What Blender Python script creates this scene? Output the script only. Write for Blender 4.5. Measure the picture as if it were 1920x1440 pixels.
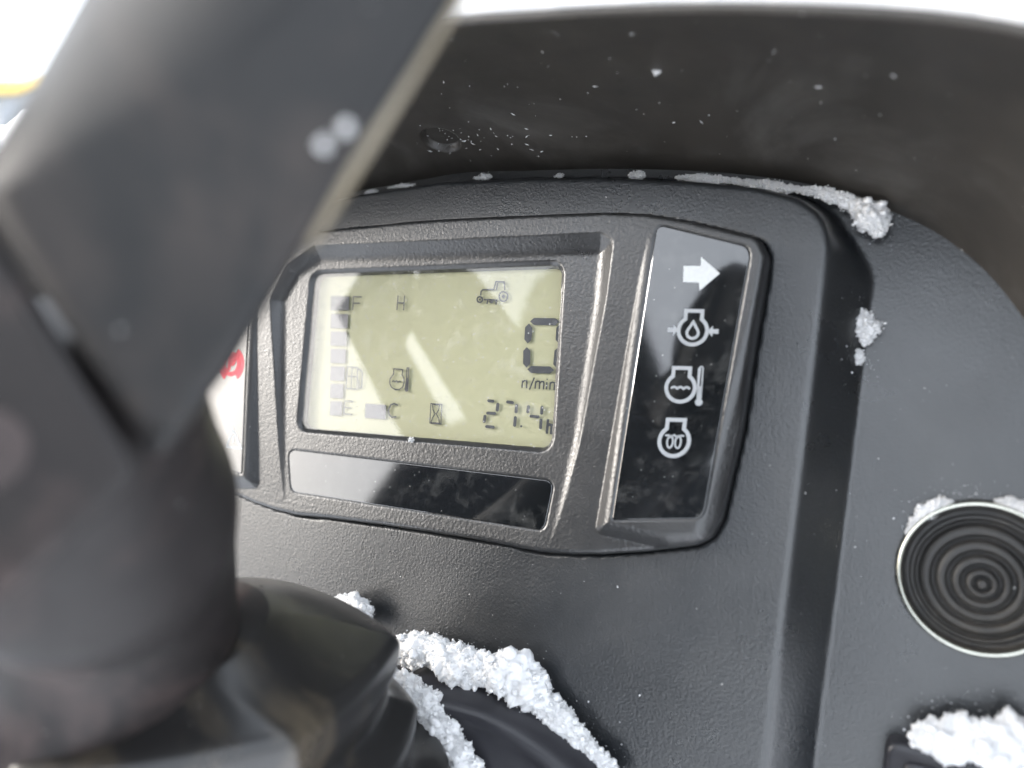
import bpy, math, random
import numpy as np
from mathutils import Vector, Matrix, noise as mnoise

random.seed(7); rng = np.random.default_rng(7)
scene = bpy.context.scene
for o in list(bpy.data.objects): bpy.data.objects.remove(o)

# ------------------------------------------------------------------ frames
# Dash frame, in metres: U to the right along the instrument face, V up along it, N out of it towards the driver;
# its origin is the lower left corner of the display window. The face leans back by TILT.
TILT = math.radians(25); Z0 = 1.20
ct, st = math.cos(TILT), math.sin(TILT)
D2W = np.array([[1, 0, 0], [0, st, -ct], [0, ct, st]])
def W(p):
    p = np.asarray(p, float)
    return p @ D2W.T + np.array([0, 0, Z0])
# lens position and axes, in the dash frame (columns: image right, image down, forward)
CAM = np.array([0.1964, 0.0015, 0.2156])
CR = np.array([[0.88893, 0.03730, -0.45658], [0.07960, -0.99410, 0.07370], [-0.45120, -0.10180, -0.88660]])
_q, _r = np.linalg.qr(CR); CR = _q * np.sign(np.diag(_r))
FPX = 1442.0
def PX(x, y, h=0.0):                       # point of the plane N = h that was measured at photo pixel (x, y)
    d = CR @ np.array([(x-960)/FPX, (y-720)/FPX, 1.0])
    return CAM + d*((h-CAM[2])/d[2])
def RAY(x, y, z):                          # point at depth z in front of the lens
    return CAM + CR @ (np.array([(x-960)/FPX, (y-720)/FPX, 1.0])*z)
def UV(pts, h=0.0): return [tuple(PX(x, y, h)[:2]) for x, y in pts]

# ------------------------------------------------------------------ camera, sky, sun, exposure
cd = bpy.data.cameras.new('camera'); cam = bpy.data.objects.new('camera', cd); scene.collection.objects.link(cam)
Rw = D2W @ CR
M = Matrix(((Rw[0, 0], -Rw[0, 1], -Rw[0, 2], 0), (Rw[1, 0], -Rw[1, 1], -Rw[1, 2], 0), (Rw[2, 0], -Rw[2, 1], -Rw[2, 2], 0), (0, 0, 0, 1)))
M.translation = Vector(W(CAM)); cam.matrix_world = M
cd.sensor_width = 36; cd.lens = FPX/1920*36; cd.clip_start = 0.004; cd.clip_end = 3000
cd.dof.use_dof = True; cd.dof.focus_distance = 0.247; cd.dof.aperture_fstop = cd.lens/4.6
cd.dof.aperture_blades = 0
scene.camera = cam

world = bpy.data.worlds.new('World'); scene.world = world; world.use_nodes = True
SUN_EL, SUN_AZ = math.radians(24), math.radians(-113)       # azimuth from +Y (ahead of the tractor), clockwise to the right
wn = world.node_tree; bg = wn.nodes['Background']
sky = wn.nodes.new('ShaderNodeTexSky'); sky.sky_type = 'NISHITA'; sky.sun_disc = False
sky.sun_elevation = SUN_EL; sky.sun_rotation = SUN_AZ; sky.air_density = 1.0; sky.dust_density = 6.0; sky.ozone_density = 1.0
hs = wn.nodes.new('ShaderNodeHueSaturation'); hs.inputs['Saturation'].default_value = 0.55
hs.inputs['Value'].default_value = 0.65
veil = wn.nodes.new('ShaderNodeMix'); veil.data_type = 'RGBA'; veil.blend_type = 'ADD'; veil.inputs[0].default_value = 1.0; veil.clamp_result = False
veil.inputs[7].default_value = (7.2, 7.8, 8.6, 1)             # thin even cloud veil over the whole sky
wn.links.new(sky.outputs[0], hs.inputs['Color']); wn.links.new(hs.outputs[0], veil.inputs[6]); wn.links.new(veil.outputs[2], bg.inputs[0]); bg.inputs[1].default_value = 0.15
sl = bpy.data.lights.new('sun', 'SUN'); sl.energy = 1.4; sl.angle = math.radians(14); sl.color = (1.0, 0.965, 0.92)
sun = bpy.data.objects.new('sun', sl); scene.collection.objects.link(sun)
to_sun = Vector((math.sin(SUN_AZ)*math.cos(SUN_EL), math.cos(SUN_AZ)*math.cos(SUN_EL), math.sin(SUN_EL)))
sun.rotation_euler = to_sun.to_track_quat('Z', 'Y').to_euler()
vs = scene.view_settings; vs.view_transform = 'Standard'; vs.look = 'None'; vs.gamma = 1.0; vs.use_curve_mapping = False; vs.exposure = 0.85
scene.cycles.max_bounces = 8; scene.cycles.transparent_max_bounces = 8
scene.cycles.use_denoising = True; scene.cycles.use_adaptive_sampling = True; scene.cycles.adaptive_threshold = .03

# ------------------------------------------------------------------ helpers
def tag(o, label=None, cat=None, group=None, kind=None):
    for k, v in (('label', label), ('category', cat), ('group', group), ('kind', kind)):
        if v: o[k] = v
    return o
def empty(name, loc, label, cat, group=None):
    o = bpy.data.objects.new(name, None); scene.collection.objects.link(o); o.location = Vector(loc); o.empty_display_size = 0.02
    return tag(o, label, cat, group)
def mesh_obj(name, verts, faces, mat, parent=None, smooth=True, world_verts=False):
    """verts are in the dash frame unless world_verts; the object's origin is put at their centre."""
    v = np.asarray(verts, float)
    if not world_verts: v = W(v)
    c = (v.min(0)+v.max(0))/2
    me = bpy.data.meshes.new(name)
    if isinstance(faces, np.ndarray):
        n, k = faces.shape
        me.vertices.add(len(v)); me.vertices.foreach_set('co', (v-c).astype(np.float32).ravel())
        me.loops.add(n*k); me.loops.foreach_set('vertex_index', faces.astype(np.int32).ravel())
        me.polygons.add(n); me.polygons.foreach_set('loop_start', np.arange(0, n*k, k, dtype=np.int32)); me.polygons.foreach_set('loop_total', np.full(n, k, dtype=np.int32))
        me.update(calc_edges=True); me.validate()
    else:
        me.from_pydata([tuple(p) for p in (v-c)], [], faces); me.update()
    if smooth: me.polygons.foreach_set('use_smooth', [True]*len(me.polygons))
    me.materials.append(mat)
    o = bpy.data.objects.new(name, me); scene.collection.objects.link(o); o.location = Vector(c)
    if parent:
        o.parent = parent; o.matrix_parent_inverse = Matrix.Identity(4); o.location = Vector(c)-abs_loc(parent)
    return o
def abs_loc(o):
    p = Vector((0, 0, 0))
    while o is not None: p += o.location; o = o.parent
    return p
def smooth_by_angle(o, deg=35):
    me = o.data; me.set_sharp_from_angle(angle=math.radians(deg)); return o
def arr(p): return np.asarray(p, float)
def sdf(P, poly):                          # signed distance to a closed polygon, negative inside
    poly = arr(poly); P = arr(P); n = len(poly); best = np.full(len(P), 1e9); inside = np.zeros(len(P), bool)
    for i in range(n):
        a, b = poly[i], poly[(i+1) % n]; ab = b-a; ap = P-a
        t = np.clip((ap @ ab)/(ab @ ab+1e-18), 0, 1); d = ap-t[:, None]*ab
        best = np.minimum(best, (d*d).sum(1))
        cond = (a[1] > P[:, 1]) != (b[1] > P[:, 1])
        with np.errstate(divide='ignore', invalid='ignore'):
            xi = a[0]+(P[:, 1]-a[1])*(b[0]-a[0])/(b[1]-a[1] if b[1] != a[1] else 1e-12)
        inside ^= cond & (P[:, 0] < xi)
    d = np.sqrt(best); return np.where(inside, -d, d)
def rounded(poly, radii, n=7):             # round the corners of a polygon
    poly = arr(poly); out = []; N = len(poly)
    if np.isscalar(radii): radii = [radii]*N
    for i in range(N):
        p, a, b = poly[i], poly[i-1], poly[(i+1) % N]; r = radii[i]
        u = (a-p)/np.linalg.norm(a-p); w = (b-p)/np.linalg.norm(b-p)
        cosang = np.clip(u @ w, -1, 1); half = math.acos(cosang)/2
        if r <= 0 or half > 1.54: out.append(p); continue
        t = min(r/math.tan(half), 0.48*np.linalg.norm(a-p), 0.48*np.linalg.norm(b-p))
        p0, p1 = p+u*t, p+w*t
        for k in range(n+1):
            s = k/n; out.append((1-s)**2*p0+2*s*(1-s)*p+s*s*p1)
    return arr(out)
def chaikin(pts, it=2, closed=True):
    p = arr(pts)
    for _ in range(it):
        q = np.roll(p, -1, 0) if closed else p[1:]; b = p if closed else p[:-1]
        m = np.empty((2*len(b), p.shape[1])); m[0::2] = .75*b+.25*q; m[1::2] = .25*b+.75*q
        p = m if closed else np.vstack([p[:1], m, p[-1:]])
    return p
def spline(pts, n):                        # Catmull-Rom through points, open, resampled evenly
    p = arr(pts); p = np.vstack([2*p[0]-p[1], p, 2*p[-1]-p[-2]]); out = []
    for i in range(1, len(p)-2):
        for t in np.linspace(0, 1, 24, endpoint=False):
            a, b, c, d = p[i-1:i+3]
            out.append(.5*((2*b)+(-a+c)*t+(2*a-5*b+4*c-d)*t*t+(-a+3*b-3*c+d)*t**3))
    out.append(p[-2]); out = arr(out)
    L = np.r_[0, np.cumsum(np.linalg.norm(np.diff(out, axis=0), axis=1))]; s = np.linspace(0, L[-1], n)
    return np.stack([np.interp(s, L, out[:, k]) for k in range(out.shape[1])], 1)
def grid_field(u0, u1, v0, v1, step, fn, keep=None):
    us = np.arange(u0, u1+step*.5, step); vs_ = np.arange(v0, v1+step*.5, step); nu, nv = len(us), len(vs_)
    G = np.stack(np.meshgrid(us, vs_), -1).reshape(-1, 2); h = fn(G)
    idx = np.arange(nu*nv).reshape(nv, nu)
    F = np.stack([idx[:-1, :-1], idx[:-1, 1:], idx[1:, 1:], idx[1:, :-1]], -1).reshape(-1, 4)
    if keep is not None:
        k = keep(G); F = F[k[F].any(1)]
        used = np.unique(F); remap = -np.ones(nu*nv, int); remap[used] = np.arange(len(used)); G = G[used]; h = h[used]; F = remap[F]
    return np.column_stack([G, h]), F
def sstep(x): x = np.clip(x, 0, 1); return x*x*(3-2*x)
def smin(a, b, k): h = np.clip(.5+.5*(b-a)/k, 0, 1); return b*(1-h)+a*h-k*h*(1-h)
def loft(rings, close_ring=True, cap0=False, cap1=False):
    n = len(rings[0]); V = np.vstack(rings); F = []
    for i in range(len(rings)-1):
        for j in range(n if close_ring else n-1):
            k = (j+1) % n; F.append((i*n+j, i*n+k, (i+1)*n+k, (i+1)*n+j))
    if cap0: F.append(tuple(range(n))[::-1])
    if cap1: F.append(tuple((len(rings)-1)*n+j for j in range(n)))
    return V, F
def plate(poly, hfun, thick, bev=0.00025):  # thin plate with a small bevel, its top following hfun(u, v)
    poly = arr(poly); n = len(poly); area = np.sum(poly[:, 0]*np.roll(poly[:, 1], -1)-np.roll(poly[:, 0], -1)*poly[:, 1])
    if area < 0: poly = poly[::-1]
    t = np.roll(poly, -1, 0)-np.roll(poly, 1, 0); t /= np.linalg.norm(t, axis=1)[:, None]+1e-12; inn = np.stack([-t[:, 1], t[:, 0]], 1)
    rr = []
    for off, dz in ((0, -thick), (0, -bev), (bev*.4, -bev*.25), (bev, 0)):
        q = poly+inn*off; rr.append(np.column_stack([q, arr([hfun(a, b) for a, b in q])+dz]))
    return loft(rr, cap0=True, cap1=True)

# ------------------------------------------------------------------ materials
def new_mat(name):
    m = bpy.data.materials.new(name); m.use_nodes = True; nt = m.node_tree; return m, nt, nt.nodes['Principled BSDF']
def N(nt, t, **kw):
    n = nt.nodes.new(t)
    for k, v in kw.items():
        if k in n.inputs: n.inputs[k].default_value = v
        else: setattr(n, k, v)
    return n
def ramp(nt, src, p0, p1, c0=(0, 0, 0, 1), c1=(1, 1, 1, 1)):
    r = nt.nodes.new('ShaderNodeValToRGB'); r.color_ramp.elements[0].position = p0; r.color_ramp.elements[1].position = p1
    r.color_ramp.elements[0].color = c0; r.color_ramp.elements[1].color = c1; nt.links.new(src, r.inputs[0]); return r
def math_node(nt, op, a, b):
    m = nt.nodes.new('ShaderNodeMath'); m.operation = op
    for i, x in enumerate((a, b)):
        if isinstance(x, (int, float)): m.inputs[i].default_value = x
        else: nt.links.new(x, m.inputs[i])
    return m.outputs[0]
def mixc(nt, fac, a, b):
    m = nt.nodes.new('ShaderNodeMix'); m.data_type = 'RGBA'
    if isinstance(fac, (int, float)): m.inputs[0].default_value = fac
    else: nt.links.new(fac, m.inputs[0])
    for i, x in ((6, a), (7, b)):
        if isinstance(x, tuple): m.inputs[i].default_value = x
        else: nt.links.new(x, m.inputs[i])
    return m.outputs[2]
def plastic(name, base, rough, grain=1000, depth=0.00012, strength=0.6, specks=0.0, dust=(0.30, 0.29, 0.27, 1), smear=0.0, speck_scale=420, spec=0.5):
    m, nt, b = new_mat(name); L = nt.links; tc = N(nt, 'ShaderNodeTexCoord'); co = tc.outputs['Object']
    b.inputs['Specular IOR Level'].default_value = spec
    col = (*base, 1); cur = None
    n0 = N(nt, 'ShaderNodeTexNoise', Scale=38, Detail=5, Roughness=.6); L.new(co, n0.inputs['Vector'])
    cur = mixc(nt, ramp(nt, n0.outputs[0], .35, .7).outputs[0], col, (base[0]*1.35, base[1]*1.33, base[2]*1.3, 1))
    if smear:
        n2 = N(nt, 'ShaderNodeTexNoise', Scale=16, Detail=7, Roughness=.72, Distortion=.8); L.new(co, n2.inputs['Vector'])
        f = math_node(nt, 'MULTIPLY', ramp(nt, n2.outputs[0], .5, .78).outputs[0], smear)
        cur = mixc(nt, f, cur, dust)
    if specks:
        wob = N(nt, 'ShaderNodeTexNoise', Scale=speck_scale*3, Detail=3); L.new(co, wob.inputs['Vector']); wv = N(nt, 'ShaderNodeVectorMath', operation='SCALE'); wv.inputs['Scale'].default_value = .9/speck_scale; L.new(wob.outputs['Color'], wv.inputs[0]); av = N(nt, 'ShaderNodeVectorMath', operation='ADD'); L.new(co, av.inputs[0]); L.new(wv.outputs[0], av.inputs[1])
        v = N(nt, 'ShaderNodeTexVoronoi', Scale=speck_scale, Randomness=1); L.new(av.outputs[0], v.inputs['Vector'])
        wn_ = N(nt, 'ShaderNodeTexWhiteNoise'); L.new(v.outputs['Position'], wn_.inputs['Vector'])
        keep = math_node(nt, 'GREATER_THAN', wn_.outputs['Value'], 1-specks)
        near = math_node(nt, 'LESS_THAN', v.outputs['Distance'], .13)
        n3 = N(nt, 'ShaderNodeTexNoise', Scale=speck_scale*2.5, Detail=2); L.new(co, n3.inputs['Vector'])
        br = math_node(nt, 'GREATER_THAN', n3.outputs[0], .46)
        f = math_node(nt, 'MULTIPLY', math_node(nt, 'MULTIPLY', keep, near), br)
        cur = mixc(nt, f, cur, (0.55, 0.54, 0.52, 1))
    L.new(cur, b.inputs['Base Color'])
    nr = N(nt, 'ShaderNodeTexNoise', Scale=24, Detail=8, Roughness=.65); L.new(co, nr.inputs['Vector'])
    rr = N(nt, 'ShaderNodeMapRange'); rr.inputs[1].default_value = .3; rr.inputs[2].default_value = .7; rr.inputs[3].default_value = rough*.78; rr.inputs[4].default_value = min(1, rough*1.3); L.new(nr.outputs[0], rr.inputs[0]); L.new(rr.outputs[0], b.inputs['Roughness'])
    if grain:
        g = N(nt, 'ShaderNodeTexNoise', Scale=grain, Detail=2.5, Roughness=.55, Distortion=.5); L.new(co, g.inputs['Vector'])
        g2 = N(nt, 'ShaderNodeTexVoronoi', Scale=grain*.75); L.new(co, g2.inputs['Vector'])
        s = math_node(nt, 'ADD', g.outputs[0], math_node(nt, 'MULTIPLY', g2.outputs['Distance'], .55))
        bp = N(nt, 'ShaderNodeBump', Strength=strength, Distance=depth); L.new(s, bp.inputs['Height']); L.new(bp.outputs[0], b.inputs['Normal'])
    return m
def flat_mat(name, col, rough=.5, spec=.5, metal=0.0):
    m, nt, b = new_mat(name); tc = N(nt, 'ShaderNodeTexCoord')
    n = N(nt, 'ShaderNodeTexNoise', Scale=900, Detail=3); nt.links.new(tc.outputs['Object'], n.inputs['Vector'])
    c = mixc(nt, n.outputs[0], tuple(x*.85 for x in col)+(1,), tuple(min(1, x*1.12) for x in col)+(1,)); nt.links.new(c, b.inputs['Base Color'])
    b.inputs['Roughness'].default_value = rough; b.inputs['Specular IOR Level'].default_value = spec; b.inputs['Metallic'].default_value = metal
    return m
MAT = {}
MAT['panel'] = plastic('black_grained_dash_plastic', (.0105, .012, .014), .30, grain=1600, depth=.00012, strength=.6, specks=.012, smear=.10, dust=(.10, .095, .085, 1), speck_scale=700, spec=1.0)
MAT['bezel'] = plastic('black_coarse_grained_bezel_plastic', (.011, .0115, .0125), .34, grain=1150, depth=.00013, strength=.75, specks=.008, speck_scale=800, spec=1.0)
MAT['hood'] = plastic('dark_smooth_hood_plastic', (.030, .027, .024), .38, grain=2600, depth=.00003, strength=.3, specks=.03, smear=.16, speck_scale=520)
MAT['rubber'] = plastic('dusty_black_rubber', (.011, .0105, .0105), .31, grain=1500, depth=.00004, strength=.35, spec=.6, specks=.02, smear=.75, dust=(.15, .118, .078, 1), speck_scale=700)
MAT['wheel'] = plastic('dark_grey_wheel_plastic', (.012, .012, .0125), .48, grain=1300, depth=.00008, strength=.4, specks=.008, smear=.5, dust=(.085, .065, .055, 1), spec=.32)
MAT['hub'] = plastic('dusty_flare_tinted_hub_plastic', (.014, .012, .012), .48, grain=1300, depth=.00008, strength=.4, specks=.01, smear=.85, dust=(.10, .068, .062, 1), spec=.32)  # brown dust smears also carry the purple-brown lens flare as colour
MAT['dusty'] = plastic('tan_edge_plastic', (.16, .135, .095), .6, grain=900, depth=.0001, smear=.3)  # tan base colour of the edge bead, with faint paler smears
MAT['cap_rubber'] = plastic('matt_charcoal_rubber', (.026, .025, .024), .50, grain=2200, depth=.00003, strength=.3, specks=.02, smear=.6, dust=(.11, .095, .075, 1))
MAT['switch'] = plastic('satin_black_switch_plastic', (.020, .020, .024), .38, grain=1800, depth=.00004, strength=.3)
MAT['chrome'] = flat_mat('pale_chrome', (.62, .62, .55), .26, .5, 1.0)
MAT['screw'] = flat_mat('zinc_screw', (.62, .60, .58), .28, .8, .3)
MAT['print'] = flat_mat('pale_grey_print', (.27, .285, .30), .55)
MAT['arrow'] = flat_mat('white_print', (.46, .48, .49), .55)
MAT['red'] = flat_mat('red_print', (.80, .03, .06), .5)
MAT['lcd_ink'] = flat_mat('lcd_segment_ink', (.035, .04, .048), .5)
MAT['lcd_pale'] = flat_mat('lcd_block_ink', (.11, .11, .12), .5)
MAT['jacket'] = flat_mat('black_winter_cloth', (.014, .014, .017), .9, .2)
MAT['skin'] = flat_mat('skin', (.45, .27, .2), .5)
MAT['yellow'] = flat_mat('yellow_machine_paint', (.85, .58, .16), .4)
MAT['tyre'] = flat_mat('black_tyre_rubber', (.03, .03, .03), .8)
def glossy_black(name):
    m, nt, b = new_mat(name); L = nt.links; tc = N(nt, 'ShaderNodeTexCoord'); co = tc.outputs['Object']
    v = N(nt, 'ShaderNodeTexVoronoi', Scale=900); L.new(co, v.inputs['Vector']); w = N(nt, 'ShaderNodeTexWhiteNoise'); L.new(v.outputs['Position'], w.inputs['Vector'])
    f = math_node(nt, 'MULTIPLY', math_node(nt, 'GREATER_THAN', w.outputs['Value'], .95), math_node(nt, 'LESS_THAN', v.outputs['Distance'], .16))
    n2 = N(nt, 'ShaderNodeTexNoise', Scale=140, Detail=7, Roughness=.75); L.new(co, n2.inputs['Vector'])
    f2 = math_node(nt, 'MULTIPLY', ramp(nt, n2.outputs[0], .5, .75).outputs[0], .08)
    L.new(mixc(nt, math_node(nt, 'MAXIMUM', math_node(nt, 'MULTIPLY', f, .35), f2), (.006, .007, .008, 1), (.5, .5, .48, 1)), b.inputs['Base Color'])
    mp = N(nt, 'ShaderNodeMapping'); mp.inputs['Scale'].default_value = (12, 400, 400); L.new(co, mp.inputs[0])
    n3 = N(nt, 'ShaderNodeTexNoise', Scale=1, Detail=4); L.new(mp.outputs[0], n3.inputs['Vector'])
    rr = N(nt, 'ShaderNodeMapRange'); rr.inputs[3].default_value = .03; rr.inputs[4].default_value = .10; L.new(n3.outputs[0], rr.inputs[0]); L.new(rr.outputs[0], b.inputs['Roughness'])
    b.inputs['Specular IOR Level'].default_value = 1.0; b.inputs['Coat Weight'].default_value = 1.0; b.inputs['Coat Roughness'].default_value = .03
    return m
MAT['gloss'] = glossy_black('glossy_black_indicator_plastic')
def lcd_back():
    m, nt, b = new_mat('lcd_olive_reflector'); L = nt.links; tc = N(nt, 'ShaderNodeTexCoord')
    n = N(nt, 'ShaderNodeTexNoise', Scale=25, Detail=3); L.new(tc.outputs['Object'], n.inputs['Vector'])
    L.new(mixc(nt, n.outputs[0], (.33, .325, .20, 1), (.36, .355, .225, 1)), b.inputs['Base Color']); b.inputs['Roughness'].default_value = .6
    return m
MAT['lcd_back'] = lcd_back()
def glass():
    m, nt, b = new_mat('display_cover_glass'); L = nt.links; out = nt.nodes['Material Output']; nt.nodes.remove(b); tc = N(nt, 'ShaderNodeTexCoord'); co = tc.outputs['Object']
    tr = N(nt, 'ShaderNodeBsdfTransparent'); gl = N(nt, 'ShaderNodeBsdfGlossy', Roughness=.025); fr = N(nt, 'ShaderNodeFresnel', IOR=1.5); geo = N(nt, 'ShaderNodeNewGeometry'); L.new(math_node(nt, 'ADD', 1.6, math_node(nt, 'MULTIPLY', geo.outputs['Backfacing'], 1/1.6-1.6)), fr.inputs[0])
    df = N(nt, 'ShaderNodeBsdfDiffuse'); df.inputs[0].default_value = (.8, .8, .78, 1)
    mx = N(nt, 'ShaderNodeMixShader'); L.new(fr.outputs[0], mx.inputs[0]); L.new(tr.outputs[0], mx.inputs[1]); L.new(gl.outputs[0], mx.inputs[2])
    v = N(nt, 'ShaderNodeTexVoronoi', Scale=800); L.new(co, v.inputs['Vector']); w = N(nt, 'ShaderNodeTexWhiteNoise'); L.new(v.outputs['Position'], w.inputs['Vector'])
    f = math_node(nt, 'MULTIPLY', math_node(nt, 'GREATER_THAN', w.outputs['Value'], .9), math_node(nt, 'LESS_THAN', v.outputs['Distance'], .2))
    n2 = N(nt, 'ShaderNodeTexNoise', Scale=160, Detail=7, Roughness=.75); L.new(co, n2.inputs['Vector'])
    f2 = math_node(nt, 'MULTIPLY', ramp(nt, n2.outputs[0], .52, .8).outputs[0], .10)
    mx2 = N(nt, 'ShaderNodeMixShader'); L.new(math_node(nt, 'MAXIMUM', math_node(nt, 'MULTIPLY', f, .4), f2), mx2.inputs[0]); L.new(mx.outputs[0], mx2.inputs[1]); L.new(df.outputs[0], mx2.inputs[2])
    L.new(mx2.outputs[0], out.inputs[0]); return m
MAT['glass'] = glass()
def snow(name, scale):
    m, nt, b = new_mat(name); L = nt.links; tc = N(nt, 'ShaderNodeTexCoord'); co = tc.outputs['Object']
    n = N(nt, 'ShaderNodeTexNoise', Scale=scale, Detail=6, Roughness=.7); L.new(co, n.inputs['Vector'])
    L.new(mixc(nt, n.outputs[0], (.66, .67, .69, 1), (.80, .80, .80, 1)), b.inputs['Base Color'])
    b.inputs['Roughness'].default_value = .5; b.inputs['Subsurface Weight'].default_value = .35; b.inputs['Subsurface Radius'].default_value = (.0016, .0017, .0019); b.inputs['Subsurface Scale'].default_value = 1.0
    bp = N(nt, 'ShaderNodeBump', Strength=.5, Distance=.4/scale); L.new(n.outputs[0], bp.inputs['Height']); L.new(bp.outputs[0], b.inputs['Normal']); return m
MAT['snow'] = snow('snow_crystals', 900)
def ground_snow():
    m, nt, b = new_mat('field_snow'); L = nt.links; tc = N(nt, 'ShaderNodeTexCoord'); n = N(nt, 'ShaderNodeTexNoise', Scale=1.4, Detail=8); L.new(tc.outputs['Object'], n.inputs['Vector'])
    L.new(mixc(nt, n.outputs[0], (.78, .80, .84, 1), (.88, .89, .90, 1)), b.inputs['Base Color']); b.inputs['Roughness'].default_value = .8; return m
MAT['field'] = ground_snow()

# ------------------------------------------------------------------ setting: snowy ground
n = 60; xs = np.sign(np.linspace(-1, 1, n))*np.abs(np.linspace(-1, 1, n))**3*900
Gx, Gy = np.meshgrid(xs, xs); P = np.column_stack([Gx.ravel(), Gy.ravel(), np.zeros(n*n)])
P[:, 2] = [0.25*mnoise.noise(Vector((x*.12, y*.12, 3.1)))-.25 for x, y in P[:, :2]]
idx = np.arange(n*n).reshape(n, n); F = np.stack([idx[:-1, :-1], idx[:-1, 1:], idx[1:, 1:], idx[1:, :-1]], -1).reshape(-1, 4)
tag(mesh_obj('snowy_ground', P, F, MAT['field'], world_verts=True), 'flat white snow covered ground beyond the dashboard', 'ground', kind='structure')

# ------------------------------------------------------------------ dashboard
UC = 0.050                                  # the cluster is symmetrical about this line
def mirror(pts): return [(2*UC-u, v) for u, v in pts]
mm = 0.001
bez_px = [(833, 412), (1000, 404), (1140, 399), (1216, 402), (1293, 415), (1360, 430), (1424, 447), (1438, 480), (1432, 520), (1412, 640), (1386, 809), (1348, 975), (1330, 1008), (1300, 1024), (1200, 1036), (1120, 1041), (1060, 1041), (1000, 1036), (917, 1019), (800, 999)]
half = UV(bez_px, .0018)
half = [p for p in half if p[0] > UC+.002]
OUT = rounded(half+mirror(half)[::-1], 0.004, 3)
def t_top(v): return np.clip((v+.028)/.090, 0, 1)
def base_h(u, v): return .0036*t_top(v)
def right_rise(v): return .0032*np.clip((.066-v)/.085, 0, 1)
PLAT = rounded([tuple(PX(x, y, max(0, .0036-.0036*(y-400)/560))[:2]) for x, y in [(507, 560), (538, 497), (590, 460), (850, 449), (1128, 436), (1152, 452), (1138, 560), (1088, 830), (1038, 1026), (800, 1000), (529, 944)]], [.004, .004, .004, 0, .003, .003, 0, 0, 0, 0, 0])
LCD = rounded(UV([(587, 513), (1052, 496), (1030, 842), (561, 803)]), .0042)
rp_px = [(1219, 404), (1300, 412), (1440, 440), (1445, 480), (1330, 1030), (1250, 1034), (1108, 1002)]
RPL = rounded(UV(rp_px, .0034), [0, 0, 0, 0, 0, .004, .003]); LPL = arr(mirror(RPL))
rg = UV([(1232, 421), (1409, 464), (1318, 973), (1147, 975)], .0037)
RG = rounded(rg, [.0022, .004, .004, .0008]); LG = arr(mirror(RG))[::-1]
STRIP = rounded(UV([(541, 843), (1039, 902), (1020, 995), (546, 922)]), [.003, .003, .003, .004])
def bezel_h(G):
    u, v = G[:, 0], G[:, 1]; dO = sdf(G, OUT); b = base_h(u, v); h = b.copy()
    for pl in (RPL, LPL):
        d = -sdf(G, pl); rise = right_rise(v); h = np.where(d > 0, np.maximum(h, b+smin(rise, d*.85, .0012)), h)
    d = -sdf(G, PLAT); c = b-np.maximum(d, 0)*.75; hp = -smin(np.zeros_like(u), -c, .0014); h = np.where(d > 0, np.minimum(hp, h), h)
    dL = sdf(G, LCD); h = h-.0011*sstep((.0016-dL)/.0016)
    h = np.where(dL < 0, -.0011-.0072*sstep(-dL/.0007), h)
    for g in (RG, LG, STRIP):                # inlaid plates sit in a shallow pocket
        dg = sdf(G, g); h = h-.0005*sstep((.00045-dg)/.0005)
    r = .0016; x = np.clip(dO+r, 0, r); h = h-(r-np.sqrt(np.maximum(r*r-x*x, 0)))
    h = np.where(dO > 0, h-.010*sstep(dO/.0008), h); return h
V, F = grid_field(-.066, .166, -.036, .077, .0004, bezel_h, lambda G: (sdf(G, OUT) < .0012) & (sdf(G, LCD) > -.0012))
cluster = empty('instrument_cluster', W((.05, .02, 0)), 'black grained tractor instrument cluster with an olive display and rows of warning icons', 'instrument cluster')
mesh_obj('bezel', V, F, MAT['bezel'], cluster)

# pod and lower side panel, one moulding
pod_half = UV([(833, 341), (1000, 334), (1150, 333), (1300, 340), (1420, 352), (1500, 372), (1546, 405), (1560, 450), (1553, 520), (1500, 950), (1440, 1440)], -.0045)
pod_half.append((pod_half[-1][0]-.012, -.24))
pod_half = [p for p in pod_half if p[0] > UC]
POD = arr(pod_half+mirror(pod_half)[::-1])
POD = rounded(POD, .02, 4)
LOW = -.0165
top, bot, lef = PX(1835, 938, LOW+.002), PX(1835, 1232, LOW+.002), PX(1678, 1085, LOW+.002)
cr_ = abs(top[1]-bot[1])/2; cc = np.array([lef[0]+cr_*1.0, (top[1]+bot[1])/2, LOW])
def pod_plane(u, v): return -.0040+.0010*t_top(v)
def pod_h(G):
    u, v = G[:, 0], G[:, 1]; d = sdf(G, POD); h = pod_plane(u, v)
    w = .0105-.0068*sstep((v-.052)/.018); r = .0035-.0015*sstep((v-.052)/.018)
    drop = (h-LOW)
    x = np.clip((d+r*.6)/(w+r*.6), 0, 1)
    prof = np.where(x < .22, (x/.22)**2*.12, .12+(x-.22)/.78*.88)
    prof = np.where(x >= 1, 1, prof)
    h2 = h-drop*prof
    rc_ = np.hypot(u-cc[0], v-cc[1]); h2 = h2-.010*sstep((cr_*.965-rc_)/.0012)     # socket for the round cap
    dO = sdf(G, OUT)
    h2 = np.where(dO < .0007, h2-.009*sstep((.0007-dO)/.0012), h2)
    return h2
V, F = grid_field(-.20, .33, -.21, .125, .0008, pod_h, lambda G: sdf(G, OUT) > -.0035)
dash = empty('tractor_dashboard', W((.05, -.05, -.01)), 'black grained plastic tractor dashboard moulding with an arched hood, dusted with snow', 'dashboard')
mesh_obj('panel', V, F, MAT['panel'], dash)

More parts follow.
